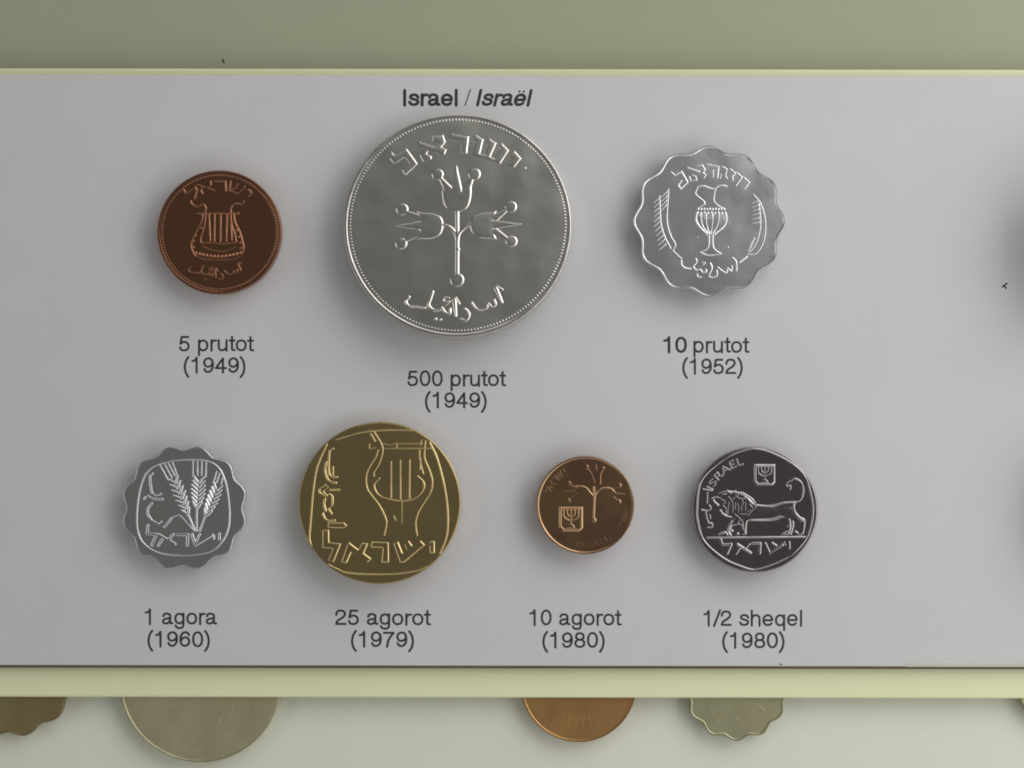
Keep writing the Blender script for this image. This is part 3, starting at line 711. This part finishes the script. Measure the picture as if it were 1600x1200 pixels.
arc_word(c, 'ISRAEL', LAT, 62, 282, 7.5, 1.7, 52, 'country name in small Latin letters along the bottom edge', False, 0.45, 1.1)
arc_word(c, 'YRSA', HEB, 64, -18, 8, 1.6, 30, 'small Arabic inscription on the right edge of the smallest coin', False, 0.4, 1.1)

# ---- half sheqel: dark nickel coin, lion
c = Coin('nickel_coin', 1180.3, 795.5, 98, 0.0033, 0.0019, 'nickel',
         'dark shiny nickel coin with a walking lion, at the lower right of the card', tilt=2, res=0.40)
c.body(n=240, bev=1.6)
c.zoom(1060, 680, 5.217)
c.add('frame', [('o', [(630, 108), (760, 138), (930, 225), (1035, 335), (1082, 475), (1100, 620), (1062, 800), (968, 930), (860, 1012), (640, 1090), (500, 1060), (370, 998), (212, 860), (160, 690), (155, 590), (168, 440), (205, 345), (300, 250), (430, 165), (540, 122)], 15)], 1.5, 1.5)
c.add('ground_line', [('s', [(235, 832), (1030, 825)], 15)], 1.0, 1.3)
lion = c.add('lion', [('q', [(520, 470), (590, 520), (640, 565), (780, 572), (860, 548), (950, 545), (950, 600), (985, 665), (1030, 700), (1015, 800), (975, 800), (985, 712), (915, 680), (920, 730), (905, 800), (850, 805), (890, 770), (880, 700), (840, 660), (760, 680), (590, 690), (560, 720), (555, 800), (520, 800), (520, 730), (440, 740), (420, 790), (340, 805), (400, 770), (430, 690), (400, 650), (345, 640), (330, 590), (285, 520), (330, 470), (400, 450), (460, 455)])], 0.8, 1.3)
c.add('flank', [('q', [(630, 590), (720, 592), (800, 586), (870, 572), (925, 575), (930, 610), (900, 645), (840, 640), (760, 648), (640, 645), (610, 620)])], 0.34, 7.0, lion, z=0.7)
c.add('haunch', [('q', [(890, 580), (935, 590), (960, 640), (1000, 690), (990, 720), (940, 690), (900, 660)])], 0.34, 4.0, lion, z=0.75)
c.add('tail', [('S', [(900, 545), (965, 542), (1008, 505), (1022, 440), (1000, 378), (955, 352), (918, 372), (885, 392), (890, 415), (915, 408), (912, 440)], (15, 13))], 1.3, 1.4, lion)
c.add('back_line', [('S', [(640, 568), (720, 574), (790, 566), (860, 548), (950, 543)], 12)], 1.0, 1.2, lion, z=0.7)
c.add('belly_line', [('S', [(590, 655), (700, 662), (790, 655), (840, 632)], 9), ('S', [(590, 690), (740, 692), (800, 682), (850, 660)], 9)], 0.8, 1.0, lion, z=0.4)
c.add('hind_leg', [('S', [(935, 560), (950, 620), (985, 665), (1028, 695), (1015, 795)], 14), ('S', [(865, 660), (910, 690), (892, 740)], 11), ('S', [(935, 700), (935, 730), (915, 800)], 15), ('S', [(955, 780), (975, 795)], 12), ('S', [(850, 805), (895, 780)], 14)], 1.1, 1.3, lion, z=0.4)
c.zoom(1110, 760, 12.0)
c.add('front_leg', [('S', [(405, 650), (350, 780), (340, 850), (380, 905)], 30), ('S', [(460, 510), (560, 600), (608, 660), (615, 740), (655, 880)], 26), ('c', 405, 825, 22), ('c', 515, 880, 20), ('S', [(170, 890), (270, 850), (320, 900)], 28), ('s', [(430, 640), (450, 600)], 20), ('s', [(520, 690), (540, 630)], 24)], 1.0, 1.2, lion, z=0.7)
c.add('head', [('S', [(45, 220), (75, 280), (150, 345)], 36), ('S', [(40, 225), (110, 195), (200, 215)], 22), ('S', [(190, 440), (230, 500), (300, 545)], 34), ('s', [(230, 140), (300, 135)], 26), ('S', [(205, 235), (260, 260), (285, 300), (230, 330)], 22), ('S', [(240, 350), (290, 400), (300, 480)], 22)], 1.0, 1.2, lion, z=0.76)
mane = [[(320, 80), (400, 125)], [(470, 80), (475, 120)], [(340, 180), (395, 250), (420, 340), (418, 480)], [(450, 205), (405, 255)], [(350, 290), (335, 400), (325, 490)], [(520, 110), (520, 160)], [(570, 105), (572, 150)],
        [(605, 118), (690, 165), (780, 225), (830, 290)], [(510, 320), (530, 390), (525, 480)], [(600, 240), (615, 300), (585, 370), (590, 450)], [(660, 290), (662, 450)], [(700, 220), (760, 300)], [(740, 330), (790, 390)], [(560, 510), (680, 510)], [(480, 170), (560, 220), (660, 215)], [(700, 470), (760, 440)], [(330, 560), (400, 570)], [(830, 300), (850, 380), (780, 450), (705, 540)], [(470, 300), (465, 420)]]
for q in mane: c.add('mane_lock', [('S', q, 23)], 1.0, 1.2, lion, z=0.76)
c.zoom(1060, 680, 5.217)
menorah(c, 618, 233, 792, 408)
arc_word(c, 'ISRAEL', LAT, 78.5, 129.5, 10.5, 2.2, 53, 'country name in Latin capitals at the upper left of the lion coin', True, 1.0, 1.1)
words(c, 'Hebrew name of the country under the lion', [
 [('s', [(345, 845), (358, 888), (432, 885), (398, 962)], 21)], [('s', [(482, 885), (590, 955)], 21), ('s', [(510, 905), (470, 965)], 15), ('s', [(580, 885), (545, 920)], 15)],
 [('s', [(600, 878), (668, 878), (664, 958)], 21)], [('s', [(710, 880), (745, 958), (850, 890)], 21), ('s', [(765, 872), (800, 895)], 15)], [('s', [(905, 868), (905, 918)], 18), ('s', [(862, 868), (872, 890)], 12)]], 1.0, 1.2)
c.zoom(1085, 700, 9.231)
words(c, 'Arabic name of the country down the left side of the lion coin', [
 [('s', [(125, 588), (262, 612)], 20)], [('s', [(190, 640), (186, 790)], 22)], [('S', [(215, 822), (240, 865), (190, 900), (105, 885)], 22)], [('S', [(168, 925), (185, 1020), (205, 1060)], 22)], [('S', [(225, 960), (235, 1010)], 20)], [('S', [(205, 1075), (255, 1085), (252, 1135), (195, 1140)], 24)]], 1.0, 1.2)

# ------------------------------------------------------------------ coins of the card below, cut off by the rail
def low_coin(name, cx, cy, r, mat, label, outline=None, thick=0.0015, marks=()):
    q = Coin(name, cx, cy, r, thick + 0.0008, thick, mat, label, board_h=LOW, res=0.45)
    q.body(outline, 256, 1.4)
    q.rim(3.6, 0.9, outline, 256)
    q.zoom(0, 0, 1.0)
    for nm, sh in marks: q.add(nm, sh, 0.42, 1.5)
    return q
low_coin('scalloped_coin', 14, 1044, 107, 'worn_brown', 'brown scalloped coin cut off by the rail at the lower left corner', scallop(110, 101.5, 12, 285, 0.8))
low_coin('worn_coin', 314, 1065.5, 126.5, 'worn_silver', 'big worn olive silver coin cut off by the rail, below the 1 agora caption', None, 0.0016,
         [('relief_line', [('s', [(352, 1148), (382, 1129)], 2.6)]), ('relief_line', [('S', [(226, 1120), (234, 1132), (246, 1128)], 2.6)]), ('relief_line', [('s', [(338, 1140), (346, 1122)], 2.6)]),
          ('relief_line', [('s', [(360, 1118), (366, 1098)], 2.6)]), ('relief_line', [('S', [(286, 1168), (300, 1172), (318, 1170)], 2.6)]), ('relief_line', [('S', [(272, 1100), (280, 1112), (296, 1118)], 2.6)])])
q = low_coin('worn_bronze_coin', 905, 1069, 90.6, 'worn_bronze', 'orange brown bronze coin cut off by the rail, below the 10 agorot caption')
arc_word(q, '1971', LAT, 58, 270, 15, 2.4, 42, 'worn date along the bottom of the bronze coin', False, 0.4, 1.5)
low_coin('scalloped_coin', 1151.5, 1075.5, 80, 'worn_nickel', 'greenish grey scalloped coin cut off by the rail, below the half sheqel caption', scallop(82, 75.5, 12, 270, 0.85), 0.0015,
         [('relief_line', [('S', [(1110, 1105), (1114, 1115), (1106, 1122)], 2.4)]), ('relief_line', [('S', [(1150, 1122), (1160, 1126), (1170, 1120)], 2.4)]), ('relief_line', [('S', [(1185, 1100), (1195, 1112)], 2.4)])])
low_coin('worn_coin', 1662, 1062, 74, 'worn_nickel', 'sliver of a grey green coin under the rail at the lower right corner')

# next coins of the row, just past the right edge: their soft shadows fall into the picture
q = Coin('silver_coin', 1756, 362, 112, 0.0100, 0.0020, 'silver', 'silver coin just past the right edge, its round shadow falling on the card')
q.body(n=160); q.rim(5, 1.2, n=160)
q = Coin('nickel_coin', 1765, 790, 100, 0.0070, 0.0018, 'nickel', 'dark coin past the right edge beside the lower row, only its shadow showing')
q.body(n=160); q.rim(5, 1.2, n=160)

# ------------------------------------------------------------------ specks of dirt
def crumb(name, strokes, mat, front, label, h=2.0):
    sh = [('S' if len(p) > 2 else 's', [(x, -y) for x, y in p], w) for p, w in strokes]
    ox = np.mean([x for p, w in strokes for x, y in p]); oy = np.mean([-y for p, w in strokes for x, y in p])
    sh = [(k, [(x - ox, y - oy) for x, y in p], w) for k, p, w in sh]
    k = S * (D - front) / D
    me = relief_mesh(name, sh, mat, h, 1.8, 0, k, 0.3)
    o = link(bpy.data.objects.new(name, me))
    o.matrix_world = Matrix.Translation(P(ox, -oy, front)) @ Matrix.Rotation(R_(90), 4, 'X')
    o['label'] = label; o['category'] = 'speck'
crumb('speck', [([(1566, 447), (1570, 444), (1573, 441.5)], 2.6), ([(1569, 445), (1571.5, 449)], 2.7)], 'dark', 0.0, 'small dark forked speck on the white card near its right edge', 3.0)
crumb('speck', [([(347, 94), (349, 98)], 3.0)], 'dark', LOW, 'tiny dark speck on the sage board above the card')
crumb('speck', [([(1219, 1037), (1222, 1037.6)], 1.8)], 'dark', 0.0, 'tiny dark speck on the lower edge of the white card', 1.2)
